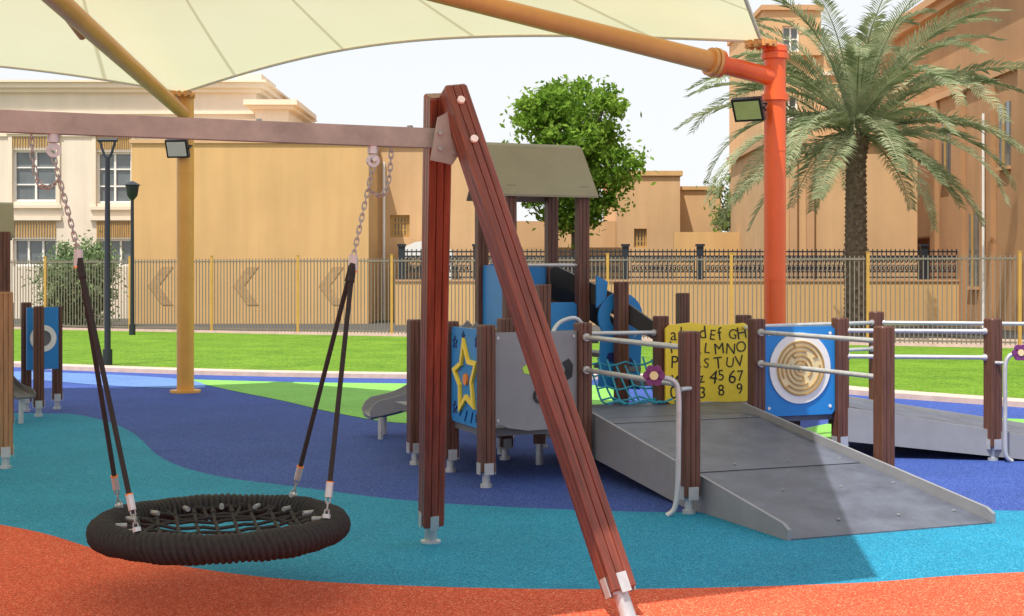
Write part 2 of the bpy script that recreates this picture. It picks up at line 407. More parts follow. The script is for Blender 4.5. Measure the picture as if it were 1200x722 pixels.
def link_chain(mb,pts,k='chain',pitch=.03):
    segs=[];tot=0
    for a,b in zip(pts[:-1],pts[1:]): segs.append((a,b,tot)); tot+=(b-a).length
    n=int(tot/pitch)
    for i in range(n):
        s=(i+.5)*tot/n
        for a,b,t0 in segs:
            l=(b-a).length
            if t0<=s<=t0+l+1e-6:
                c=a+(b-a)*((s-t0)/l); d=(b-a).normalized(); break
        x=d.orthogonal().normalized() if abs(d.z)<.5 else (V((1,.2,0))-d*d.dot(V((1,.2,0)))).normalized()
        y=d.cross(x)
        if i%2: x=y
        lp=[]
        for q in range(12):
            a=2*math.pi*q/12; ca,sa=math.cos(a),math.sin(a)
            lp.append(c+x*.0105*ca+d*(.013*sa+(.009 if sa>0.01 else -.009 if sa<-.01 else 0)))
        mb.tube(lp,.0037,k,6,closed=True)
axa=math.atan2(Bd.y,Bd.x)
for side,px_t in enumerate((.893,.183)):
    sg=1 if side==0 else -1
    top=V((-.34-2.01*px_t,7.1-.83*px_t,2.226))
    J=V((-2.045,6.44,1.66)) if side==0 else V((-.80,6.88,1.64))
    mb=MB()
    mb.tube([top+V((0,0,.0)),top+V((0,0,-.04))],.028,'steel',12)
    mb.ring(top+Z*-.075,Bd,Z,.016,.034,-.009,.009,'steel',18)
    mb.cyl(top+Z*-.07-Pd*.03,top+Z*-.07+Pd*.03,.011,'steel',n=10)
    finish(mb,'shackle',bs)
    t0=top+Z*-.105
    mb=MB(); link_chain(mb,[t0,J+Z*.02]); finish(mb,'chain',bs)
    s0=top+Bd*.10*sg+Z*.04; lp=[]
    for q in range(9):
        t=q/8; p=s0.lerp(t0.lerp(J,.22),t); p=p+Z*(-.14*4*t*(1-t))+Bd*(.03*sg*math.sin(math.pi*t)); lp.append(p)
    mb=MB(); link_chain(mb,lp)
    finish(mb,'safety_chain',bs)
    for da in(-38,38):
        a=axa+math.radians(da)+(math.pi if side else 0)
        e=bc+V((math.cos(a)*R0,math.sin(a)*R0,.065)); dd=(J-e).normalized()
        mb=MB(); mb.tube([J,e+dd*.16],.0125,'rope',8); 
        mb.tube([J,J-dd*.11],.018,'rope',8)
        finish(mb,'rope',bs)
        mb=MB(); mb.tube([e+dd*.10,e+dd*.17],.018,'steel',8); link_chain(mb,[e+dd*.005,e+dd*.11])
        mb.tube([e+dd*.02,e-dd*.0],.02,'steel',8)
        mb.tube([e+dd*.17,e+dd*.176],.019,'orange',8)
        finish(mb,'connector',bs)
    mb=MB(); mb.tube([J+Z*.03,J-Z*.05],.022,'steel',8); mb.tube([J-Z*.05,J-Z*.058],.023,'orange',8); finish(mb,'connector',bs)

# ------------------------------------------------------------ main play structure
A_=V((1.16,8.94,0)); B_=V((2.67,9.8,0)); C_=V((.544,10.5,0)); D_=V((2.04,11.39,0)); E_=V((2.81,11.69,0)); F_=V((4.05,11.5,0))
H_=V((-.19,10.05,0)); I_=V((-.49,10.84,0)); J_=V((-.80,11.25,0)); G1=V((1.33,12.2,0)); G2=V((2.12,12.5,0)); K_=V((3.63,13.6,0))
ps=thing('play_structure',(1.2,11,0),'low inclusive play tower with grey wheelchair ramps and blue panels','playground equipment')
RU=Matrix((U,Vv,Z)).transposed()
def post(p,top,par=ps,k='post',h=.056,z0=.0,foot=True):
    p=V((p[0],p[1],0))
    b=beam('post',p+Z*(z0+.12),p+Z*top,h,par,k,xref=U)
    if foot:
        mb=MB(); mb.cyl(p+Z*0,p+Z*.14,.03,'steel'); 
        mb.box(p+Z*.145-Vv*(h+.004),(h*1.3,.006,.085),'steel',RU); mb.box(p+Z*.145-U*(h+.004),(.006,h*1.3,.085),'steel',RU)
        mb.box(p+Z*.145+U*(h+.004),(.006,h*1.3,.085),'steel',RU)
        mb.cyl(p+Z*.001,p+Z*.03,.045,'steel',n=14)
        finish(mb,'foot',b)
    return b
for p in(A_,B_,C_,D_,E_,F_,H_,I_,J_,G1,G2,K_): post(p,1.2)
post((-.06,11.55),1.2); post((.28,12.3),1.48); post((1.04,13.0),1.5); post((1.75,14.0),1.38); post((.62,12.0),1.1)
post((5.25,13.2),1.2)
TFL=V((-.025,13.0,0)); TFR=TFL+U*.76; TBL=TFL+Vv*.76; TBR=TFR+Vv*.76
for p in(TFL,TFR,TBL,TBR): post(p,2.42)
def rail(a,b,z,par=ps,r=.019,z2=None):
    mb=MB(); a=V(a);b=V(b); d=(b-a).normalized()
    pa=a+d*.045+Z*z; pb=b-d*.045+Z*(z if z2 is None else z2)
    mb.cyl(pa,pb,r,'steel'); dd=(pb-pa).normalized()
    mb.cyl(pa,pa+dd*.035,.03,'steel'); mb.cyl(pb-dd*.035,pb,.03,'steel')
    return finish(mb,'handrail',par)
rail(C_,A_,1.09); rail(C_,A_,.84)
rail(D_,B_,1.09); rail(D_,B_,.83)
rail(E_,F_,1.09); rail(E_,F_,.87)
rail(G2,K_,1.09); rail(G2,K_,.83); rail(K_,V((5.25,13.2,0)),1.09)
rail(D_+Z*0,G2,1.09); rail(C_,V((.62,12.0,0)),1.0)
rail(V((.62,12,0)),G1,1.05)
def flower(c,n,par):
    ex=n.cross(Z).normalized()*-1; ez=Z
    mb=MB()
    for q in range(6):
        a=q*math.pi/3; cc=c+ex*.042*math.cos(a)+ez*.042*math.sin(a)
        mb.prism([(.030*math.cos(t),.030*math.sin(t)) for t in [i*math.pi/6 for i in range(12)]],cc,ex,ez,-.010,.010,'purple')
    mb.prism([(.028*math.cos(t),.028*math.sin(t)) for t in [i*math.pi/8 for i in range(16)]],c,ex,ez,-.016,.016,'gold')
    finish(mb,'flower_handle',par)
for base,sx in((A_,-1),(F_,1)):
    o=V((base.x,base.y-.12,0))
    if sx<0: pts=[(-.20,0,.905),(-.12,0,.885),(-.085,0,.80),(-.085,0,.5),(-.09,0,.2),(-.11,0,.06),(-.16,0,.013)]
    else: pts=[(.13,0,.905),(.09,0,.885),(.06,0,.80),(.06,0,.5),(.06,0,.2),(.07,0,.06),(.12,0,.013)]
    pts=cr([o+V(p) for p in pts],5); mb=MB(); mb.tube(pts,.018,'steel',12)
    mb.cyl(o+V((sx*.07,0,.83)),V((base.x,base.y,.83))+V((0,-.05,0)),.015,'steel')
    finish(mb,'handrail_end',ps)
    flower(o+V((-.245,-.02,.92) if sx<0 else (.18,-.02,.92)),V((0.1*sx,-1,0)).normalized(),ps)
# ramp
BLr=V((1.646,8.03,0)); Wd=1.47; LT=2.75
def rz(L): return .02+.145*L
def rp(w,L,z): return BLr+U*w+Vv*L+Z*z
mb=MB()
vs=[rp(0,0,.004),rp(Wd,0,.004),rp(Wd,LT+.25,rz(LT)-.03),rp(0,LT+.25,rz(LT)-.03),rp(0,0,.016),rp(Wd,0,.016),rp(Wd,LT,rz(LT)),rp(Wd,LT+.25,rz(LT)),rp(0,LT+.25,rz(LT)),rp(0,LT,rz(LT))]
fs=[(0,3,2,1),(4,5,6,9),(9,6,7,8),(0,1,5,4),(1,2,7,6,5),(3,8,7,2)[::-1],(0,4,9,8,3)]
mb.add(vs,fs,'deck'); ramp=finish(mb,'ramp_deck',ps)
for L in [0.25+.62*i for i in range(5)]:
    for w in(.08,.5,.95,1.38):
        p=rp(w,L,rz(L)); mb=MB(); mb.cyl(p-Z*.002,p+Z*.005,.012,'chain',n=8); finish(mb,'bolt',ramp)
for L in(1.35,2.7):
    mb=MB(); a=rp(.02,L,rz(L)+.001); b=rp(Wd-.02,L,rz(L)+.001); mb.tube([a,b],.003,'black',4); finish(mb,'seam',ramp)
for w,s in((0,-1),(Wd,1)):
    mb=MB()
    LE=LT+ (0 if s<0 else .25)
    poly=[(0,.003),(1.25,.003),(LE,rz(LT)-.26),(LE,rz(LT)+.085),(.06,.10),(0,.07)]
    mb.prism(poly,rp(w+s*.016,0,0),Vv,Z,-.012,.012,'grey')
    finish(mb,'ramp_side',ps)
def slab(pts,z0,z1,k,name):
    mb=MB(); n=len(pts); vs=[V((p.x,p.y,z0)) for p in pts]+[V((p.x,p.y,z1)) for p in pts]
    fs=[tuple(range(n))[::-1],tuple(range(n,2*n))]+[(i,(i+1)%n,(i+1)%n+n,i+n) for i in range(n)]
    mb.add(vs,fs,k); return finish(mb,name,ps)
zt=rz(LT)+.001
slab([rp(-.05,LT+.26,0),rp(2.5,LT+.26,0),rp(2.5,4.1,0),rp(-.05,4.1,0)],zt-.09,zt,'deck','platform')
slab([C_-U*.82-Vv*.02,C_+U*.0-Vv*.02,C_+Vv*2.3,C_-U*.82+Vv*2.3],.36,.421,'greyd','platform')
slab([TFL,TFR,TBR,TBL],.96,1.02,'greyd','platform')
n2=(F_-E_).normalized(); p2=V((-n2.y,n2.x,0))
def r2(a,b,z): return E_+n2*a+p2*b+Z*z
mb=MB(); L2=2.6
vs=[r2(0,0,.30),r2(L2,0,.003),r2(L2,1.3,.003),r2(0,1.3,.30),r2(0,0,.42),r2(L2,0,.013),r2(L2,1.3,.013),r2(0,1.3,.42)]
mb.add(vs,[(0,3,2,1),(4,5,6,7),(0,1,5,4),(1,2,6,5),(2,3,7,6),(3,0,4,7)],'deck'); finish(mb,'ramp_deck',ps)
for b in(-.016,1.316):
    mb=MB(); mb.prism([(0,.15),(1.7,.003),(L2,.003),(L2,.07),(0,.44)],E_+p2*b,n2,Z,-.012,.012,'grey'); finish(mb,'ramp_side',ps)
slab([rp(2.5,LT+.26,0),E_,r2(0,1.3,0),rp(2.5,4.1,0)],zt-.08,zt-.002,'deck','platform')
for p in(rp(.3,3.6,0),rp(1.5,3.7,0),V((.225,11.25,0)),rp(2.3,3.5,0),V((-.1,11.9,0))):
    mb=MB(); mb.cyl(p,p+Z*.2,.03,'steel'); mb.box(p+Z*.27,(.10,.10,.18),'post'); finish(mb,'support',ps)

# panels
def pf(a,b,m=.062):
    ex=(b-a).normalized(); return a+ex*m,ex,(b-a).length-2*m
def pan(a,b,z0,z1,k,name,poly=None,t=.011,m=.062,off=0.0):
    o,ex,w=pf(a,b,m); o=o+ex.cross(Z)*off; mb=MB()
    if poly is None: poly=[(0,z0+.03),(.03,z0),(w-.03,z0),(w,z0+.03),(w,z1-.03),(w-.03,z1),(.03,z1),(0,z1-.03)]
    mb.prism(poly,o,ex,Z,-t,t,k); return finish(mb,name,ps),o,ex,w
def star(r1,r2,n=5,rot=math.pi/2,cx=0,cz=0):
    return [(cx+(r1 if i%2==0 else r2)*math.cos(rot+i*math.pi/n),cz+(r1 if i%2==0 else r2)*math.sin(rot+i*math.pi/n)) for i in range(2*n)]
pn,o,ex,w=pan(I_,H_,.42,1.16,'blue','panel')
cx=w*.52;cz=.78; nn=ex.cross(Z); ro=math.pi/2+.15
outer=star(.31,.165,cx=cx,cz=cz,rot=ro); inner=star(.235,.125,cx=cx,cz=cz,rot=ro)
mb=MB(); vs=[];fs=[]
for d_ in(.0125,.034):
    for pl in(outer,inner): vs+=[o+ex*a+Z*b+nn*d_ for a,b in pl]
m_=10
for i in range(m_):
    j=(i+1)%m_
    fs+=[(i,j,j+m_,i+m_),(i+2*m_,j+2*m_,j+3*m_,i+3*m_),(i,j,j+2*m_,i+2*m_),(i+m_,j+m_,j+3*m_,i+3*m_)]
mb.add(vs,fs,'yellow'); finish(mb,'star_relief',pn)
mb=MB(); mb.ring(o,ex,Z,0,.045,.0125,.03,'orange',20,cx,cz-.01); finish(mb,'play_knob',pn)
mb=MB()
for (a,b,r) in((.10,1.04,.05),(.62,1.07,.05),(.10,.53,.05),(.63,.50,.045),(.30,1.10,.03),(.66,.85,.03)):
    s=star(r,r*.45,cx=a,cz=b); 
    mb.tube([o+ex*p[0]+Z*p[1]+nn*.014 for p in s],.006,'navy',5,closed=True)
for i in range(5):
    a=.08+.13*i; mb.tube([o+ex*(a+.02*math.sin(i*3))+Z*(.47+.03*math.cos(i*5))+nn*.013,o+ex*(a+.05)+Z*(.53)+nn*.013],.006,'navy',5)
finish(mb,'line_drawing',pn)
# grey front panel
o,ex,w=pf(H_,C_)
poly=[(0,.44),(.05,.46),(.12,.43),(.3,.40),(.5,.40),(.62,.47),(.70,.44),(w,.45),(w,1.14),(0,1.14)]
pn,o,ex,w=pan(H_,C_,0,0,'grey','panel',poly)
mb=MB()
mb.prism([(.24,.87),(.31,.915),(.40,.905),(.45,.865),(.42,.84),(.36,.85),(.33,.82),(.26,.83)],o,ex,Z,.0125,.016,'lime'); finish(mb,'cutout',pn)
mb=MB(); mb.prism([(.60,.90),(.66,.93),(.70,.88),(.69,.79),(.64,.76),(.61,.80),(.63,.85)],o,ex,Z,.0125,.016,'black'); finish(mb,'cutout',pn)
mb=MB(); mb.ring(o,ex,Z,.04,.06,.0125,.024,'black',20,.40,.66); finish(mb,'play_wheel',pn)
for xx,zz in((.03,1.10),(w-.03,1.10),(.03,.49),(w-.03,.49)):
    mb=MB(); mb.ring(o,ex,Z,0,.012,.0125,.018,'steel',10,xx,zz); finish(mb,'bolt_cap',pn)
# maze panel
pn,o,ex,w=pan(D_,E_,.38,1.13,'blue','panel'); cx=w*.5; cz=.78
mb=MB(); mb.ring(o,ex,Z,.0,.30,.0125,.024,'white',48,cx,cz); finish(mb,'maze_rim',pn)
mb=MB(); mb.ring(o,ex,Z,.0,.235,.0255,.030,'gold',48,cx,cz)
for r,a0,a1 in((.225,0,9),(.185,.5,3.6),(.185,4.0,6.4),(.145,1.2,5.2),(.105,-.8,2.2),(.105,2.8,5),(.065,.3,4.9),(.03,0,9)):
    if a1==9: a1=2*math.pi
    mb.ring(o,ex,Z,r-.006,r+.006,.031,.040,'brown',36,cx,cz,a0,a1)
for r0,r1,a in((.03,.065,1),(.105,.145,2.2),(.145,.185,.6),(.185,.225,4),(.065,.105,5.0),(.185,.225,1.9)):
    c,s=math.cos(a),math.sin(a); n_=ex.cross(Z)
    mb.tube([o+ex*(cx+r0*c)+Z*(cz+r0*s)+n_*.036,o+ex*(cx+r1*c)+Z*(cz+r1*s)+n_*.036],.006,'brown',4)
finish(mb,'maze_disc',pn)
for a,b in((.05,1.07),(w-.05,1.07),(.05,.45),(w-.05,.45)):
    mb=MB(); mb.ring(o,ex,Z,0,.014,.0125,.018,'white',12,a,b); finish(mb,'bolt_cap',pn)
# alphabet panel
w=(G2-G1).length
poly=[(0,.45),(.05,.42),(w*.5,.43),(w-.04,.41),(w,.44),(w,1.10),(w-.05,1.13),(w*.6,1.11),(w*.3,1.14),(.04,1.12),(0,1.09)]
pn,o,ex,w=pan(G1,G2,0,0,'yellow','panel',poly,m=.0,off=.085)
nn=ex.cross(Z)
def text(body,size,org,ex,parent,bold=.0,rot=0.0):
    cu=D.curves.new('t','FONT'); cu.body=body; cu.size=size; cu.extrude=.0015; cu.offset=bold
    ob=D.objects.new('t',cu); coll.objects.link(ob); bpy.context.view_layer.update()
    dg=bpy.context.evaluated_depsgraph_get(); me=D.meshes.new_from_object(ob.evaluated_get(dg))
    D.objects.remove(ob); Rm=Matrix((ex,Z,ex.cross(Z))).transposed().to_4x4()
    me.transform(Matrix.Translation(org-wloc[parent.name])@Rm@Matrix.Rotation(rot,4,'Z')); return me
rows=["abcdEfGH","iJKLMNO","PQRSTUV","wXyz4567","0123 8 9"]
bm=bmesh.new()
for i,rw in enumerate(rows):
    z=.985-.128*i; x=.05
    n=len(rw); stp=(w-.07)/n
    for j,ch in enumerate(rw):
        if ch==' ': continue
        sz=(.158 if ch.islower() or ch.isdigit() else .142)+.018*math.sin(i*7+j*3)
        me=text(ch,sz,o+ex*(x+stp*j-.008)+Z*(z+.012*math.sin(j*2.3+i))+nn*.0135,ex,ps,-.0008,.16*math.sin(j*2.9+i*1.7))
        bm.from_mesh(me); D.meshes.remove(me)
me=D.meshes.new('lettering'); bm.to_mesh(me); bm.free(); me.materials.append(M['black'])
lt=D.objects.new('lettering',me); coll.objects.link(lt); lt.parent=pn
# tower roof
def roofpart(par,FL,FR,BL,ze,zr,ov=.12,k='roof'):
    ux=(FR-FL).normalized(); vx=(BL-FL).normalized(); wU=(FR-FL).length; wV=(BL-FL).length
    for sgn in(0,1):
        mb=MB()
        def P(a,b,z): return FL+ux*a+vx*(b if sgn==0 else wV-b)+Z*z
        a0,a1=-ov,wU+ov
        prof=[(-ov,ze-.03),(wV*.36,ze+(zr-ze)*.93),(wV*.5,zr)]
        t=.02; vs=[]
        for b,z in prof:
            vs+=[P(a0,b,z),P(a1,b,z),P(a0,b,z-t),P(a1,b,z-t)]
        fs=[]
        for i in range(2):
            q=i*4;r=q+4
            fs+=[(q,q+1,r+1,r),(q+2,r+2,r+3,q+3),(q,r,r+2,q+2),(q+1,q+3,r+3,r+1)]
        fs+=[(0,2,3,1),(8,9,11,10)]
        mb.add(vs,fs,k); finish(mb,'roof',par,smooth=0)
    mb=MB(); mb.tube([FL+ux*(-ov)+vx*wV*.5+Z*(zr-.045),FR+ux*ov+vx*wV*.5+Z*(zr-.045)],.02,'greyd',6); finish(mb,'ridge_bar',par)
roofpart(ps,TFL,TFR,TBL,2.36,2.86)
for s in(0,1):
    mb=MB(); a=TFL if s==0 else TFR; oo=a+U*(-.02 if s==0 else .02)
    mb.prism([(-.03,2.36),(.79,2.36),(.52,2.74),(.38,2.80),(.24,2.74)],oo,Vv,Z,-.01,.01,'roof'); finish(mb,'gable',ps,smooth=0)
pan(TBL,TBR,1.05,1.68,'blue','panel'); pan(TFL,TBL,1.05,1.66,'blue','panel'); pan(TFL,TFR,1.03,1.30,'blue','panel')
mb=MB(); mb.cyl(TFL+U*.05+Z*1.66,TFR-U*.05+Z*1.66,.018,'steel'); finish(mb,'handrail',ps)
S0=TFR+Vv*.1; S1=V((1.42,12.75,0))
def stringer(a,b,za,zb):
    ex=(V((b.x,b.y,0))-V((a.x,a.y,0))); L=ex.length; ex.normalize()
    mb=MB(); mb.prism([(-.33,za+.14),(-.33,za+.27),(-.25,za+.30),(L*.45,zb+(za-zb)*.60+.20),(L,zb+.14),(L,zb-.02),(L*.45,zb+(za-zb)*.55+.02),(0,za+.02)],V((a.x,a.y,0)),ex,Z,-.015,.015,'black')
    finish(mb,'stair_side',ps)
stringer(S0,S1,1.35,.92); stringer(S0+Vv*.6,S1+Vv*.6,1.30,.85)
for i in range(4):
    t=(i+.5)/4; p=S0.lerp(S1,t)+Vv*.3; mb=MB(); mb.box(p+Z*(.98-.5*t),(.22,.6,.04),'greyd',RU); finish(mb,'stair_tread',ps)
q0=TFR+U*.03-Vv*.30
mb=MB()
mb.ring(q0,U,Z,.115,.235,-.012,.012,'blue',36,.235,1.16)
mb.prism([(.0,.50),(.44,.46),(.46,1.02),(.38,.965),(.30,.935),(.20,.93),(.10,.96),(.03,1.03)],q0,U,Z,-.0125,.0125,'blue')
mb.prism([(-.02,1.25),(.08,1.34),(.10,1.50),(-.02,1.56)],q0,U,Z,-.011,.011,'blue')
pn=finish(mb,'panel',ps)
for a,b,r in((.13,.78,.045),(.31,.72,.055),(.16,.60,.035)):
    mb=MB(); mb.ring(q0,U,Z,0,r,.013,.016,'navy',18,a,b); finish(mb,'cutout',pn)
mb=MB(); N0=V((.78,12.0,0))
for i in range(8):
    a=N0+U*.09*i; k_=.04*math.sin(i*1.3); pts=[a+Z*(.78+k_)+Vv*.25,a+Z*.60+Vv*.10,a+U*.03*(i%2)+Z*.46-Vv*.02,a+U*.05*(i%2)+Z*.445-Vv*.18]; mb.tube(cr(pts,3),.009,'teal',6)
for z,bk in((.76,.24),(.66,.16),(.56,.06),(.47,-.03),(.45,-.15)):
    mb.tube([N0+U*.09*i+Z*(z+.02*math.sin(i*2))+Vv*bk for i in range(8)],.009,'teal',6)
finish(mb,'climbing_net',ps)
mb=MB(); mb.tube(cr([V((.35,11.6,.42)),V((.33,11.6,1.0)),V((.45,11.7,1.18)),V((.62,11.8,1.1)),V((.66,11.8,.42))],6),.018,'steel',10); finish(mb,'handrail',ps)
# slides
def slide(par,path,sc,k):
    sp=cr([V(p) for p in path],6)
    prof=[(-.25,.15),(-.23,.15),(-.22,.03),(-.18,.0),(.18,.0),(.22,.03),(.23,.15),(.25,.15),(.245,-.01),(.19,-.04),(-.19,-.04),(-.245,-.01)]
    mb=MB(); vs=[];fs=[];n=len(prof)
    for i,p in enumerate(sp):
        d=(sp[min(i+1,len(sp)-1)]-sp[max(i-1,0)]).normalized(); sd=d.cross(Z).normalized(); up=sd.cross(d)
        kk=1 if i<len(sp)-2 else (.75 if i==len(sp)-2 else .35)
        vs+=[p+sd*a*sc+up*(b*kk if b>0 else b)*sc for a,b in prof]
    for i in range(len(sp)-1):
        for j in range(n):
            fs.append((i*n+j,i*n+(j+1)%n,(i+1)*n+(j+1)%n,(i+1)*n+j))
    fs+=[tuple(range(n)),tuple((len(sp)-1)*n+j for j in range(n))]
    mb.add(vs,fs,k); return finish(mb,'slide',par)
slide(ps,[(-.30,13.45,1.02),(-.50,13.40,.80),(-.80,13.32,.46),(-1.05,13.25,.30),(-1.40,13.15,.22)],.9,'grey')
for x,y in((-1.25,12.98),(-1.25,13.38),(-.95,13.2)):
    mb=MB(); mb.cyl(V((x,y,0)),V((x,y,.21 if x<-1.2 else .30)),.026,'steel'); finish(mb,'slide_leg',ps)

# ------------------------------------------------------------ second play structure (partly seen)
p2s=thing('play_structure',(-5.0,13.5,0),'timber play tower with blue porthole panel and slide, beside the lawn','playground equipment')
post((-4.08,11.0),1.43,p2s,'tan'); post((-4.95,13.4),1.30,p2s); post((-5.55,15.6),1.25,p2s); post((-5.2,15.0),1.22,p2s); post((-5.28,15.85),1.2,p2s)
post((-5.35,14.4),2.02,p2s)
mb=MB(); ex2=V((.75,.66,0)).normalized(); oo=V((-5.42,15.25,0))
mb.prism([(0,.50),(.36,.50),(.36,1.2),(0,1.2)],oo,ex2,Z,-.012,.012,'blue'); pn=finish(mb,'panel',p2s)
mb=MB(); mb.ring(oo,ex2,Z,.09,.15,.0125,.03,'white',28,.18,.85); mb.ring(oo,ex2,Z,0,.088,.0125,.018,'greyd',28,.18,.85); finish(mb,'porthole',pn)
slide(p2s,[(-5.95,15.0,.72),(-5.60,14.7,.52),(-5.32,14.45,.34),(-5.08,14.25,.29)],.5,'greyd')
mb=MB(); mb.cyl(V((-5.15,14.32,0)),V((-5.15,14.32,.28)),.026,'steel'); finish(mb,'slide_leg',p2s)
q=V((-6.05,14.2,0)); roofpart(p2s,q,q+U*.72,q+Vv*.72,2.0,2.35,.1)
post((-6.0,14.2),2.02,p2s)
mb=MB(); mb.bx(-5.0,-4.12,11.02,11.06,.35,1.38,'tan'); finish(mb,'panel',p2s)
post((-5.0,11.04),1.43,p2s,'tan')

# ------------------------------------------------------------ shade canopy
cn=thing('shade_canopy',(-1,14,0),'cream tensile membrane canopy on orange and yellow steel masts','shade canopy')
corners=[V((2.68,14.7,4.08)),V((-4.35,18.0,3.97)),V((-12,17.4,4.1)),V((-13.5,3,4.1)),V((-6.2,.6,4.1)),V((.80,5.3,4.1))]
sags=[.9,.9,.9,.9,.35,.25]
peak=V((-3.8,10.3,6.7))
edge=[]; NE=32
for i,c in enumerate(corners):
    c2=corners[(i+1)%6]
    for j in range(NE):
        t=j/NE; p=c.lerp(c2,t); q=4*t*(1-t); inw=V((peak.x-p.x,peak.y-p.y,0)).normalized()
        edge.append(p+inw*sags[i]*q+Z*.2*q)
NR=20; N=len(edge); vs=[];fs=[]
for s in range(NR+1):
    t=s/NR*.97
    for p in edge:
        q=p.lerp(peak,t); q.z=p.z+(peak.z-p.z)*(.6*t+.4*t**3); vs.append(q)
for s in range(NR):
    for j in range(N):
        j2=(j+1)%N; fs.append((s*N+j,s*N+j2,(s+1)*N+j2,(s+1)*N+j))
mb=MB(); mb.add(vs,fs,'fabric'); fab=finish(mb,'membrane',cn,recalc=False,smooth=60)
uvl=fab.data.uv_layers.new(name='UVMap')
for pi,poly in enumerate(fab.data.polygons):
    s=pi//N; j=pi%N
    for li,(jj,ss) in zip(poly.loop_indices,((j,s),(j+1,s),(j+1,s+1),(j,s+1))):
        uvl.data[li].uv=(jj/NE*4,ss/NR)
mb=MB(); mb.tube(edge,.022,'hem',8,closed=True)
finish(mb,'edge_hem',cn)
mb=MB(); mb.tube([peak-Z*.25,peak-Z*.02,peak+Z*.06],[.42,.42,.05],'arm',24); finish(mb,'peak_cap',cn)  # unseen cap added to stop sun falling through the open peak
mr=V((2.85,14.8,0)); ml=V((-4.33,18.1,0)); mm=V((-12.2,17.6,0)); mq=V((-13.8,2.8,0))
for p,k,z,r in((mr,'mastr',3.98,.118),(ml,'masty',3.95,.112),(mm,'masty',3.95,.112),(mq,'masty',3.95,.112)):
    mb=MB(); mb.cyl(p,p+Z*z,r,k,n=32); mb.cyl(p+Z*.0,p+Z*.035,r+.09,k,n=32)
    for zz in(1.5,2.9): mb.cyl(p+Z*zz,p+Z*(zz+.02),r+.004,k,n=32)
    if p is mr:
        mb.tube([p+Z*z,p+Z*(z+.06),p+Z*(z+.10)],[r+.02,r+.015,.04],k,24); mb.cyl(p+Z*3.45,p+Z*3.52,r+.03,k,n=32); mb.cyl(p+Z*3.9,p+Z*3.96,r+.03,k,n=32)
    finish(mb,'mast',cn)
def arm(a,b,r0,r1,k,flange=None,k2=None):
    a=V(a);b=V(b); mb=MB(); d=(b-a).normalized()
    if flange:
        f=a.lerp(b,flange); mb.tube([a,f],.10,k,20)
        mb.tube([f-d*.07,f-d*.03],.15,k,20); mb.tube([f-d*.02,f+d*.02],.16,k2,20); mb.tube([f+d*.03,f+d*.07],.15,k2,20)
        mb.tube([f,b],[r0,r1],k2,20)
    else: mb.tube([a,b],[r0,r1],k,20)
    return finish(mb,'arm',cn)
arm((2.85,14.8,3.70),(-4.2,11.2,4.78),.112,.07,'mastr',.10,'arm')
arm((-4.33,18.1,3.68),(-4.90,12.0,4.80),.085,.13,'arm')
arm((-4.78,15.2,4.22),(-5.05,13.4,5.0),.05,.05,'arm')
arm((-12.2,17.6,3.7),(-5.5,11.6,5.0),.10,.08,'arm')
for c in corners[:3]:
    mb=MB(); mb.cyl(c-Z*.05,c-Z*.02,.17,'arm',n=24)
    for q in range(12):
        a=q*math.pi/6; mb.cyl(c+V((math.cos(a)*.15,math.sin(a)*.15,-.07)),c+V((math.cos(a)*.15,math.sin(a)*.15,-.0)),.026,'arm',n=8)
    finish(mb,'corner_plate',cn)
for a,b,k in((mr,corners[0],'mastr'),(ml,corners[1],'masty')):
    mb=MB(); mb.tube([a+Z*3.9,b-Z*.03],.03,k,8); finish(mb,'corner_tie',cn)
def flood(c,n,w,h,k,label,attach):
    t=thing('floodlight',c,label,'floodlight'); ex=V((-n.y,n.x,0)).normalized(); up=ex.cross(n).normalized()
    if up.z<0: up=-up; ex=-ex
    R=Matrix((ex,n,up)).transposed()
    mb=MB(); mb.box(c,(w,.06,h),'black',R)
    for i in range(7): mb.box(c-n*.045+ex*(w*.8*(i/6-.5)),(.01,.05,h*.8),'black',R)
    finish(mb,'housing',t)
    mb=MB(); mb.box(c+n*.032,(w*.84,.008,h*.80),k,R); finish(mb,'lens',t)
    mb=MB(); mb.tube([c+ex*w*.52,c+ex*w*.52-n*.12,c-n*.14],.012,'black',6); mb.tube([c-ex*w*.52,c-ex*w*.52-n*.12,c-n*.14],.012,'black',6); mb.tube([c-n*.14,attach],.014,'black',6); finish(mb,'bracket',t)
flood(W(208,174,17.9),V((-.15,-.9,-.35)).normalized(),.30,.24,'lens','black square floodlight clamped to the yellow mast',ml+Z*3.3)
flood(W(877,128,14.6),V((-.45,-.8,-.55)).normalized(),.33,.26,'lensg','black floodlight with greenish lens on the orange mast',mr+Z*3.3)

# ------------------------------------------------------------ lamp posts
def lamp(p,h,fork,label):
    t=thing('street_lamp',p,label,'street lamp','black lamp posts by the fence' )
    mb=MB(); mb.cyl(p,p+Z*h,.055,'iron',.04); mb.cyl(p,p+Z*.3,.08,'iron'); finish(mb,'pole',t)
    mb=MB()
    if fork:
        for s in(-1,1): mb.tube(cr([p+Z*(h-.02),p+V((s*.06,0,h+.05)),p+V((s*.13,0,h+.28))],4),.022,'iron',8)
        mb.tube([p+V((-.17,0,h+.29)),p+V((.17,0,h+.29))],.03,'iron',8)
    else:
        mb.tube([p+Z*h,p+Z*(h+.1),p+Z*(h+.35),p+Z*(h+.37)],[.05,.13,.17,.2],'iron',10); mb.tube([p+Z*(h+.37),p+Z*(h+.47)],[.22,.03],'iron',10)
    finish(mb,'lamp_head',t)
lamp(G(126,430),3.55,True,'black lamp post with forked head on the lawn edge')
lamp(G(155,394),3.45,False,'black lamp post with lantern head on the lawn by the fence')

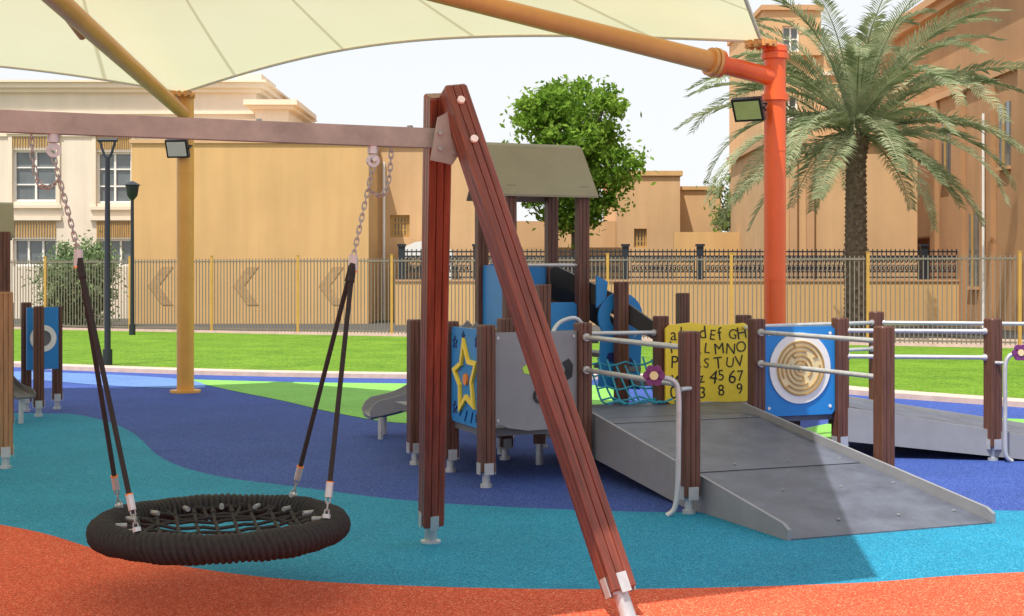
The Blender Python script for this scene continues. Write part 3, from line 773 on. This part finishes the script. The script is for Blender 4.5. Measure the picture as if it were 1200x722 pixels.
# ------------------------------------------------------------ metal fence
fn=thing('fence',(FL0+FR0)/2,'tall brown vertical-bar metal fence with ochre posts behind the lawn','fence')
def onfence(px):
    k=(px-600)/F; t=(k*FL0.y-FL0.x)/(fd.x-k*fd.y); return FL0+fd*t
pxs=[-170,-110,-40,53,152,248,349,459,580,712,857,1017,1195,1390,1600]
fp=[onfence(p) for p in pxs]
for p in fp:
    mb=MB(); mb.box(p+Z*1.02,(.06,.06,2.04),'fencey'); mb.box(p+Z*2.05,(.075,.075,.02),'fencey'); finish(mb,'post',fn,smooth=0)
Rf=Matrix((fd,V((-fd.y,fd.x,0)),Z)).transposed()
for a,b in zip(fp[:-1],fp[1:]):
    mb=MB(); L=(b-a).length-.1; c=(a+b)/2
    for z in(.14,1.90): mb.box(c+Z*z,(L,.04,.04),'fenceb',Rf)
    nb=int(L/.095)
    for i in range(nb):
        p=a+fd*(.09+(L-.08)*i/(nb-1)); mb.box(p+Z*1.02,(.022,.014,1.9),'fenceb',Rf)
    finish(mb,'panel',fn,smooth=0)
mb=MB(); c=(fp[0]+fp[-1])/2; mb.box(c+Z*.04+V((0,.05,0)),((fp[-1]-fp[0]).length,.2,.09),'kerb',Rf); finish(mb,'base',fn,smooth=0)

# ------------------------------------------------------------ boundary wall with iron railing
YW=42.0
wl=thing('boundary_wall',(6,YW,0),'low tan rendered boundary wall topped with ornate black iron railing','wall')
mb=MB(); mb.bx(-3.6,24,YW,YW+.25,0,1.34,'ochre'); mb.bx(-3.6,24,YW-.04,YW+.29,1.34,1.40,'rusttrim'); finish(mb,'wall',wl,smooth=0)
x=-3.4
while x<20:
    mb=MB(); mb.bx(x-.10,x+.10,YW+.03,YW+.21,1.40,2.42,'iron'); mb.box((x,YW+.12,2.46),(.26,.26,.07),'iron'); finish(mb,'post',wl,smooth=0)
    mb=MB(); w=2.3; y=YW+.12
    for z in(1.47,1.64,2.12,2.26): mb.bx(x+.1,x+w-.1,y-.02,y+.02,z-.022,z+.022,'iron')
    for i in range(15):
        xx=x+.1+(w-.2)*(i+.5)/15; mb.bx(xx-.015,xx+.015,y-.013,y+.013,1.42,2.34,'iron')
    for i in range(14):
        xx=x+.1+(w-.2)*(i+1)/15
        for zc,s in((1.75,1),(2.0,-1)):
            mb.tube([V((xx+s*.012+.066*math.cos(a)*(1-.06*q),y,zc+.11*math.sin(a)*(1-.06*q))) for q,a in [(q,q*math.pi/4.5) for q in range(12)]],.021,'iron',4)
    finish(mb,'railing',wl,smooth=0)
    x+=w

# ------------------------------------------------------------ buildings
def facade(mb,x0,x1,z0,z1,y,ops,k,dep=.22):
    xs=sorted({x0,x1}|{a for o in ops for a in(o[0],o[1])}); zs=sorted({z0,z1}|{a for o in ops for a in(o[2],o[3])})
    for a,b in zip(xs[:-1],xs[1:]):
        for c,d in zip(zs[:-1],zs[1:]):
            mx,mz=(a+b)/2,(c+d)/2
            if any(o[0]<mx<o[1] and o[2]<mz<o[3] for o in ops): continue
            mb.add([(a,y,c),(b,y,c),(b,y,d),(a,y,d)],[(0,1,2,3)],k)
    for a,b,c,d in ops:
        y2=y+dep
        mb.add([(a,y,c),(b,y,c),(b,y,d),(a,y,d),(a,y2,c),(b,y2,c),(b,y2,d),(a,y2,d)],[(0,4,5,1),(1,5,6,2),(2,6,7,3),(3,7,4,0)],k)
def shell(mb,x0,x1,y0,y1,z1,k):
    mb.add([(x0,y0,0),(x0,y1,0),(x1,y1,0),(x1,y0,0),(x0,y0,z1),(x0,y1,z1),(x1,y1,z1),(x1,y0,z1)],[(0,1,5,4),(1,2,6,5),(2,3,7,6),(4,5,6,7)],k)
def window(bld,a,b,c,d,y,fr='winf',nx=2,nz=3,dep=.22):
    w=MB(); t=.07; y1=y+dep-.09; y2=y+dep-.01
    w.bx(a,b,y1,y2,c,c+t,fr); w.bx(a,b,y1,y2,d-t,d,fr); w.bx(a,a+t,y1,y2,c+t,d-t,fr); w.bx(b-t,b,y1,y2,c+t,d-t,fr)
    for i in range(1,nx):
        xx=a+(b-a)*i/nx; w.bx(xx-.035,xx+.035,y1+.01,y2,c+t,d-t,fr)
    for i in range(1,nz):
        zz=c+(d-c)*i/nz; w.bx(a+t,b-t,y1+.02,y2-.01,zz-.025,zz+.025,fr)
    ob=finish(w,'window',bld,smooth=0)
    w=MB(); w.bx(a+.01,b-.01,y2+.002,y2+.02,c+.01,d-.01,'glass'); finish(w,'glass',ob,smooth=0)
    return ob
Yv=48.
def X(px,Y): return (px-600)*Y/F
def Zz(py,Y): return CH-(py-HY)*Y/F
vb=thing('villa',(-19,Yv,0),'cream two-storey villa with white windows and stepped cornices','building')
wins=[(X(15,Yv),X(66,Yv),Zz(236,Yv),Zz(176,Yv)),(X(113,Yv),X(154,Yv),Zz(238,Yv),Zz(178,Yv)),(X(-90,Yv),X(-45,Yv),Zz(236,Yv),Zz(176,Yv)),(X(15,Yv),X(66,Yv),Zz(312,Yv),Zz(280,Yv)),(X(113,Yv),X(154,Yv),Zz(312,Yv),Zz(280,Yv))]
mb=MB(); zt_=Zz(108,Yv); facade(mb,-32,X(300,Yv),0,zt_,Yv,wins,'cream'); shell(mb,-32,X(300,Yv),Yv,Yv+12,zt_,'cream'); finish(mb,'wall',vb,recalc=False,smooth=0)
xr=X(300,Yv)
for (za,zb,p) in((zt_-.02,zt_+.12,.18),(zt_+.121,zt_+.30,.32),(zt_+.301,zt_+.38,.42),(Zz(134,Yv),Zz(130,Yv),.08),(Zz(160,Yv),Zz(156,Yv),.06)):
    mb=MB()
    mb.bx(-32,xr+p,Yv-p,Yv+12.1,za,zb,'creamtrim') if p>.1 else mb.bx(-32,xr+p,Yv-p,Yv-.002,za,zb,'creamtrim')
    finish(mb,'cornice',vb,smooth=0)
for a,b,c,d in wins[:2]:
    mb=MB()
    mb.bx(a-.14,a-.004,Yv-.07,Yv-.003,c-.12,d+.55,'creamtrim'); mb.bx(b+.004,b+.14,Yv-.07,Yv-.003,c-.12,d+.55,'creamtrim'); mb.bx(a-.2,b+.2,Yv-.12,Yv-.003,c-.24,c-.125,'creamtrim'); mb.bx(a-.2,b+.2,Yv-.12,Yv-.003,d+.56,d+.70,'creamtrim')
    for i in range(16):
        xx=a+(b-a)*(i+.5)/16; mb.bx(xx-.022,xx+.022,Yv-.05,Yv-.004,d+.1,d+.5,'brown')
    finish(mb,'window_surround',vb,smooth=0)
for a,b,c,d in wins[3:]:
    mb=MB()
    for i in range(16):
        xx=a+(b-a)*(i+.5)/16; mb.bx(xx-.02,xx+.02,Yv-.05,Yv-.004,d+.06,d+.62,'brown')
    mb.bx(a-.2,b+.2,Yv-.12,Yv-.003,d+.65,d+.8,'creamtrim')
    finish(mb,'window_surround',vb,smooth=0)
for wn in wins: window(vb,*wn,Yv,nx=2 if wn[3]-wn[2]>1.2 else 3,nz=3 if wn[3]-wn[2]>1.2 else 1)
mb=MB(); Yt=46.5; xa,xb=X(299,Yt),X(338,Yt); zt2=Zz(146,Yt); mb.bx(xa,xb,Yt,Yt+4,0,Zz(128,Yt),'cream')
mb.bx(xa-.2,xb+.2,Yt-.2,Yt+4.2,Zz(128,Yt)+.001,Zz(124,Yt),'creamtrim'); mb.bx(xa-.34,xb+.34,Yt-.34,Yt+4.3,Zz(124,Yt)+.001,Zz(118,Yt),'creamtrim'); mb.bx(xa-.1,xb+.1,Yt-.1,Yt+4.1,zt2-.1,zt2,'creamtrim'); finish(mb,'stair_tower',vb,smooth=0)
for a,b in((168,212),(270,300)):
    mb=MB(); mb.bx(X(a,Yv),X(b,Yv),Yv+1,Yv+4,zt_+.39,zt_+.8,'creamtrim'); finish(mb,'parapet',vb,smooth=0)
Yo=43.
ob=thing('ochre_building',(-7,Yo,0),'plain ochre rendered building with blank wall behind the fence','building')
mb=MB(); zo=Zz(168,Yo); mb.bx(X(154,Yo),X(432,Yo),Yo,Yo+5,0,zo,'ochre'); finish(mb,'wall',ob,smooth=0)
mb=MB(); mb.bx(X(154,Yo)-.06,X(432,Yo)+.06,Yo-.06,Yo+5.06,zo+.001,zo+.12,'ochre2'); finish(mb,'coping',ob,smooth=0)
for cxp in(190,290,390):
    mb=MB(); xx=X(cxp,Yo); yy=Yo-.012
    mb.prism([(-.45,0),(.0,.6),(.35,.6),(-.1,0),(.35,-.6),(0,-.6)],V((xx,yy,1.2)),V((1,0,0)),Z,-.008,.008,'chev'); finish(mb,'chevron_marking',ob,smooth=0)  # flat darker chevron shapes on the wall
Yb=46.
o2=thing('ochre_building',(-2,Yb,0),'peach rendered house with grilled window and downpipe','building')
a,b,c,d=X(457,Yb),X(480,Yb),Zz(278,Yb),Zz(252,Yb)
mb=MB(); zb_=Zz(172,Yb); facade(mb,X(432,Yb)+.05,X(560,Yb),0,zb_,Yb,[(a,b,c,d)],'ochre2'); shell(mb,X(432,Yb)+.05,X(560,Yb),Yb,Yb+8,zb_,'ochre2'); finish(mb,'wall',o2,recalc=False,smooth=0)
window(o2,a,b,c,d,Yb,'brown',6,3)
mb=MB(); mb.cyl(V((X(450,Yb),Yb-.07,0)),V((X(450,Yb),Yb-.07,Zz(190,Yb))),.05,'winf',n=8); finish(mb,'downpipe',o2)
mb=MB(); mb.bx(X(432,Yb)+.3,X(560,Yb)+.08,Yb-.08,Yb+8,zb_+.001,zb_+.15,'ochre'); finish(mb,'coping',o2,smooth=0)
sh=thing('car_shelter',(X(500,44.8),45,0),'small white vaulted car shelter beside the house','shelter')
ct=MB(); pts=[(math.cos(math.pi*i/8)*.9,math.sin(math.pi*i/8)*.55) for i in range(9)]
ct.prism(pts,V((X(500,44.8),45.2,Zz(302,44.8))),V((1,0,0)),Z,-.5,.7,'white'); finish(ct,'roof',sh)
for s in(-.8,.8):
    ct=MB(); ct.bx(X(500,44.8)+s-.05,X(500,44.8)+s+.05,44.6,44.7,0,Zz(302,44.8),'white'); finish(ct,'post',sh,smooth=0)
Ym=56.
m1=thing('flat_roofed_house',(4,Ym,0),'flat-roofed tan house with parapet and small grilled window','house')
a,b,c,d=X(743,Ym),X(758,Ym),Zz(290,Ym),Zz(268,Ym)
mb=MB(); zm=Zz(206,Ym); facade(mb,X(724,Ym),X(797,Ym),0,zm,Ym,[(a,b,c,d)],'ochre2'); shell(mb,X(724,Ym),X(797,Ym),Ym,Ym+9,zm,'ochre2')
mb.bx(X(797,Ym)+.01,X(852,Ym),Ym+1.5,Ym+9,0,Zz(220,Ym),'ochre2'); mb.bx(X(560,Ym),X(724,Ym)-.01,Ym+1,Ym+9,0,Zz(258,Ym),'ochre2'); finish(mb,'wall',m1,recalc=False,smooth=0)
mb=MB(); mb.bx(X(724,Ym)-.1,X(797,Ym)+.1,Ym-.1,Ym+9,zm+.001,zm+.2,'ochre'); finish(mb,'coping',m1,smooth=0)
mb=MB(); mb.bx(X(797,Ym)+.12,X(852,Ym)+.1,Ym+1.4,Ym+9,Zz(220,Ym)+.001,Zz(220,Ym)+.15,'ochre'); finish(mb,'coping',m1,smooth=0)
window(m1,a,b,c,d,Ym,'brown',4,3)
mb=MB(); mb.bx(X(790,50),X(900,50),50,50.3,0,Zz(272,50),'ochre'); finish(mb,'garden_wall',label='plain tan garden wall behind the railing',category='wall',smooth=0)
mb=MB(); mb.bx(X(600,51),X(735,51),51,51.3,0,Zz(290,51),'ochre2'); finish(mb,'garden_wall',label='peach garden wall in front of the houses',category='wall',smooth=0)
rb=thing('terracotta_building',(12,45,0),'tall terracotta rendered building with piers and stepped cornices','building')
Ya=44.
mb=MB(); za=Zz(168,Ya); facade(mb,X(903,Ya),X(1075,Ya),0,za,Ya,[],'ochre2'); shell(mb,X(903,Ya),X(1075,Ya),Ya,Ya+8,za,'ochre2'); finish(mb,'wall',rb,recalc=False,smooth=0)
mb=MB(); mb.bx(X(903,Ya)-.15,X(1075,Ya),Ya-.15,Ya+8,za+.001,za+.22,'rusttrim'); finish(mb,'cornice',rb,smooth=0)
for px in(905,925,945):
    mb=MB(); mb.bx(X(px,Ya)-.02,X(px,Ya)+.22,Ya-.16,Ya-.002,0,za-.002,'rusttrim'); finish(mb,'pier',rb,smooth=0)
Yc=53.
w1=[(X(915,Yc),X(935,Yc),Zz(62,Yc),Zz(32,Yc)),(X(915,Yc),X(935,Yc),Zz(150,Yc),Zz(112,Yc))]
mb=MB(); zc=Zz(66,Yc); facade(mb,X(893,Yc),X(1120,Yc),0,zc,Yc,w1[1:],'ochre2'); shell(mb,X(893,Yc),X(1120,Yc),Yc,Yc+8,zc,'ochre2'); finish(mb,'wall',rb,recalc=False,smooth=0)
mb=MB(); x0,x1=X(893,Yc),X(960,Yc); zd=Zz(14,Yc)
facade(mb,x0,x1,zc+.002,zd,Yc-.3,[w1[0]],'ochre2') ; 
mb.add([(x0,Yc-.3,zc),(x0,Yc+8,zc),(x1,Yc+8,zc),(x1,Yc-.3,zc),(x0,Yc-.3,zd),(x0,Yc+8,zd),(x1,Yc+8,zd),(x1,Yc-.3,zd)],[(0,1,5,4),(1,2,6,5),(2,3,7,6),(4,5,6,7),(0,3,2,1)],'ochre2')
finish(mb,'upper_storey',rb,recalc=False,smooth=0)
window(rb,*w1[0],Yc-.3,nx=2,nz=2)
for w_ in w1[1:]: window(rb,*w_,Yc,nx=2,nz=3)
mb=MB(); mb.bx(x0-.1,x1+.1,Yc-.42,Yc+8,zd+.001,zd+.2,'rusttrim'); finish(mb,'cornice',rb,smooth=0)
mb=MB(); mb.bx(x1+.21,X(1120,Yc),Yc-.2,Yc+8,zc+.001,zc+.25,'creamtrim'); finish(mb,'cornice',rb,smooth=0)
mb=MB(); mb.bx(x1+.01,X(1120,Yc),Yc-.12,Yc-.003,zc-.75,zc-.6,'creamtrim'); finish(mb,'cornice',rb,smooth=0)
xs_=13.9; zr_=10.0
mb=MB(); mb.bx(xs_,30,33,52.5,0,zr_,'rust'); finish(mb,'wing',rb,smooth=0)  # wing wall carries its shade in the darker base colour
for za_,zb_2,p in((zr_+.001,zr_+.25,.25),(zr_+.251,zr_+.5,.45),(7.2,7.4,.12)):
    mb=MB(); mb.bx(xs_-p,xs_-.003 if za_<zr_ else 30,33-p,52.5,za_,zb_2,'rusttrim'); finish(mb,'cornice',rb,smooth=0)
y=34.0
while y<52:
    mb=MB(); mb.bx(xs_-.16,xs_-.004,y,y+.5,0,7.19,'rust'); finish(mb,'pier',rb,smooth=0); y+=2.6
for y,z0,z1 in((38.0,4.6,6.4),(43.2,4.6,6.4),(40.6,1.2,3.4)):
    w=MB(); w.bx(xs_-.09,xs_-.041,y+.42,y+.48,z0,z1,'brown'); w.bx(xs_-.12,xs_-.004,y+.02,y+.9,z0-.1,z0-.005,'rusttrim'); wo=finish(w,'window',rb,smooth=0)
    w=MB(); w.bx(xs_-.04,xs_-.004,y+.05,y+.85,z0,z1,'glass'); finish(w,'glass',wo,smooth=0)
mb=MB(); mb.cyl(V((xs_-.30,39.4,0)),V((xs_-.30,39.4,6.2)),.04,'winf',n=8); finish(mb,'downpipe',rb)

# ------------------------------------------------------------ trees
def leafquad(mb_v,mb_f,c,s):
    a=V((random.gauss(0,1),random.gauss(0,1),random.gauss(0,1))).normalized(); b=a.orthogonal().normalized(); 
    b=(Matrix.Rotation(random.random()*6.28,3,a)@b); d=a.cross(b)
    i=len(mb_v); mb_v+= [c-b*s,c+d*s*.5,c+b*s,c-d*s*.5]; mb_f.append((i,i+1,i+2,i+3))
def tree(name,base,cz,rx,rz_,nclu,per,ls,cr_,k,label,seed,cat='tree',trunk_r=.14,lumpy=.25):
    random.seed(seed); t=thing(name,base,label,cat)
    cl=[]
    while len(cl)<nclu:
        p=V((random.uniform(-1,1),random.uniform(-1,1),random.uniform(-1,1)))
        if p.length>1 or p.length<.35: continue
        lump=.88+lumpy*.6*math.sin(3*math.atan2(p.y,p.x)+seed)+.12*math.sin(7*p.z+p.x*4)
        cl.append(V((base.x,base.y,cz))+V((p.x*rx*lump,p.y*rx*lump,p.z*rz_)))
    mv=[];mf=[]
    for c in cl:
        r=cr_*random.uniform(.5,1.3)
        for _ in range(per):
            g=V((random.gauss(0,1),random.gauss(0,1),random.gauss(0,.8)))*r*.5
            leafquad(mv,mf,c+g,ls*random.uniform(.6,1.3))
    mb=MB(); mb.add(mv,mf,k); finish(mb,'crown',t,recalc=False,smooth=0)
    mb=MB(); fork=V((base.x,base.y,cz-rz_*.6)); mb.tube([base,base.lerp(fork,.5)+V((.08,0,0)),fork],[trunk_r*1.3,trunk_r,trunk_r*.8],'bark',10)
    for c in cl[:max(8,nclu//4)]:
        m_=fork.lerp(c,.5)+V((0,0,-.15)); mb.tube([fork,m_,c],[trunk_r*.55,trunk_r*.3,.02],'bark',6)
    finish(mb,'trunk',t); return t
tree('leafy_tree',V((X(672,48),48,0)),Zz(180,48),2.55,2.6,165,100,.12,.52,'leaf','bright green broadleaf tree between the houses',3,lumpy=.15)
tree('leafy_tree',V((X(862,53),53,0)),Zz(240,53),1.1,1.9,30,90,.08,.5,'leaff','pale thin tree behind the garden wall',9,trunk_r=.08)
tree('leafy_tree',V((X(880,54.5),54.5,0)),Zz(265,57),1.5,1.2,24,90,.10,.5,'leaf','green bushy tree beside the terracotta building',10,trunk_r=.1)
tree('climbing_shrub',V((X(90,40),40.2,0)),1.25,1.15,1.3,110,140,.06,.42,'leafh','dense pale green shrub growing behind the fence',5,'shrub',.06,.1)
# palm
random.seed(21)
pb=V((X(1003,35),35,0)); ph=Zz(158,35)
pt=thing('palm_tree',pb,'tall date palm with arching grey-green fronds behind the fence','palm tree')
mb=MB(); vs=[];fs=[]; NS=110; n=26
for i in range(NS+1):
    z=ph*i/NS; u=i/NS; r0=.20+.06*(1-u)+.12*max(0,(u-.86)/.14)
    for j in range(n):
        a=2*math.pi*j/n; w=abs(math.sin(i*math.pi/5+ (j*math.pi*5/n)))*abs(math.sin(i*math.pi/5-(j*math.pi*5/n)))
        r=r0+.075*w; vs.append(pb+V((math.cos(a)*r,math.sin(a)*r,z)))
for i in range(NS):
    for j in range(n): fs.append((i*n+j,i*n+(j+1)%n,(i+1)*n+(j+1)%n,(i+1)*n+j))
fs.append(tuple(NS*n+j for j in range(n)))
mb.add(vs,fs,'palmbark'); finish(mb,'trunk',pt,smooth=30)
mv=[];mf=[]; rb_=MB(); top=pb+Z*(ph+.15)
NFR=66
for q in range(NFR):
    az=q*2.39996+random.uniform(-.2,.2); u=q/NFR
    e0=math.radians(86-112*u**1.05+random.uniform(-9,9)); L=random.uniform(4.5,5.5)*(.92+.12*math.sin(math.pi*min(1,u*1.2)))
    if u>.85: L*=.78
    droop=math.radians(random.uniform(60,98)) if e0>0 else math.radians(random.uniform(30,55))
    h=V((math.cos(az),math.sin(az),0)); p=top+h*.15+Z*random.uniform(-.3,.2); N_=28; pts=[p]
    for s in range(N_):
        t=s/N_; el=max(e0-droop*t**1.5,-math.radians(85)); p=p+(h*math.cos(el)+Z*math.sin(el))*(L/N_); pts.append(p)
    rb_.tube(pts[::2],[.032*(1-.85*i/14) for i in range(len(pts[::2]))],'leafp',4)
    side=V((-h.y,h.x,0)); tw=random.uniform(-.3,.3)
    for s in range(3,N_+1):
        t=s/N_; d=(pts[s]-pts[s-1]).normalized(); up=side.cross(d)*-1
        if up.z<0: up=-up
        ll=.58*(min(1,t*3.5))*(1.0-.6*max(0,t-.55)/.45)
        for rep in range(3):
            base=pts[s-1].lerp(pts[s],(rep)/3)
            for sg in(-1,1):
                dirv=(side*sg*(.8)+d*.62+up*(.30+tw*sg+random.uniform(-.22,.22))).normalized()
                tip=base+dirv*ll*random.uniform(.8,1.15)-Z*ll*.2
                mid=base+dirv*ll*.5; wv=d.cross(dirv).cross(dirv).normalized()*.013
                i=len(mv); mv+=[base-wv*.6,base+wv*.6,mid+wv*1.2,tip,mid-wv*1.2]; mf.append((i,i+1,i+2,i+3,i+4))
rb_.add(mv,mf,'leafp'); finish(rb_,'crown',pt,recalc=False,smooth=0)

# ------------------------------------------------------------ light, world, camera
sd=V((1.05,1.73,-4.0)).normalized()
su=D.lights.new('sun','SUN'); su.energy=5.0; su.angle=math.radians(.5); su.color=(1,.94,.84)
so=D.objects.new('sun',su); so.rotation_euler=sd.to_track_quat('-Z','Y').to_euler(); so.location=(0,0,20); coll.objects.link(so)
w=D.worlds.new('World'); scene.world=w; w.use_nodes=True; nt=w.node_tree
bg=nt.nodes['Background']; sk=nt.nodes.new('ShaderNodeTexSky'); sk.sky_type='NISHITA'; sk.sun_disc=False
sk.sun_elevation=math.asin(-sd.z); sk.sun_rotation=math.atan2(-sd.x,-sd.y); sk.dust_density=2; sk.air_density=1.0; sk.ozone_density=1
mx=nt.nodes.new('ShaderNodeMix'); mx.data_type='RGBA'; mx.inputs[0].default_value=.85; mx.inputs[7].default_value=(6.95,7.0,7.1,1)
nt.links.new(sk.outputs[0],mx.inputs[6]); nt.links.new(mx.outputs[2],bg.inputs[0]); bg.inputs[1].default_value=.15
cam=D.cameras.new('camera'); cam.sensor_width=36; cam.lens=48; cam.shift_y=-40/1200; cam.clip_end=2000; cam.clip_start=.05
co=D.objects.new('camera',cam); co.location=(0,0,CH); co.rotation_euler=(math.pi/2,0,0); coll.objects.link(co); scene.camera=co
scene.view_settings.view_transform='Standard'; scene.view_settings.look='None'; scene.view_settings.exposure=0
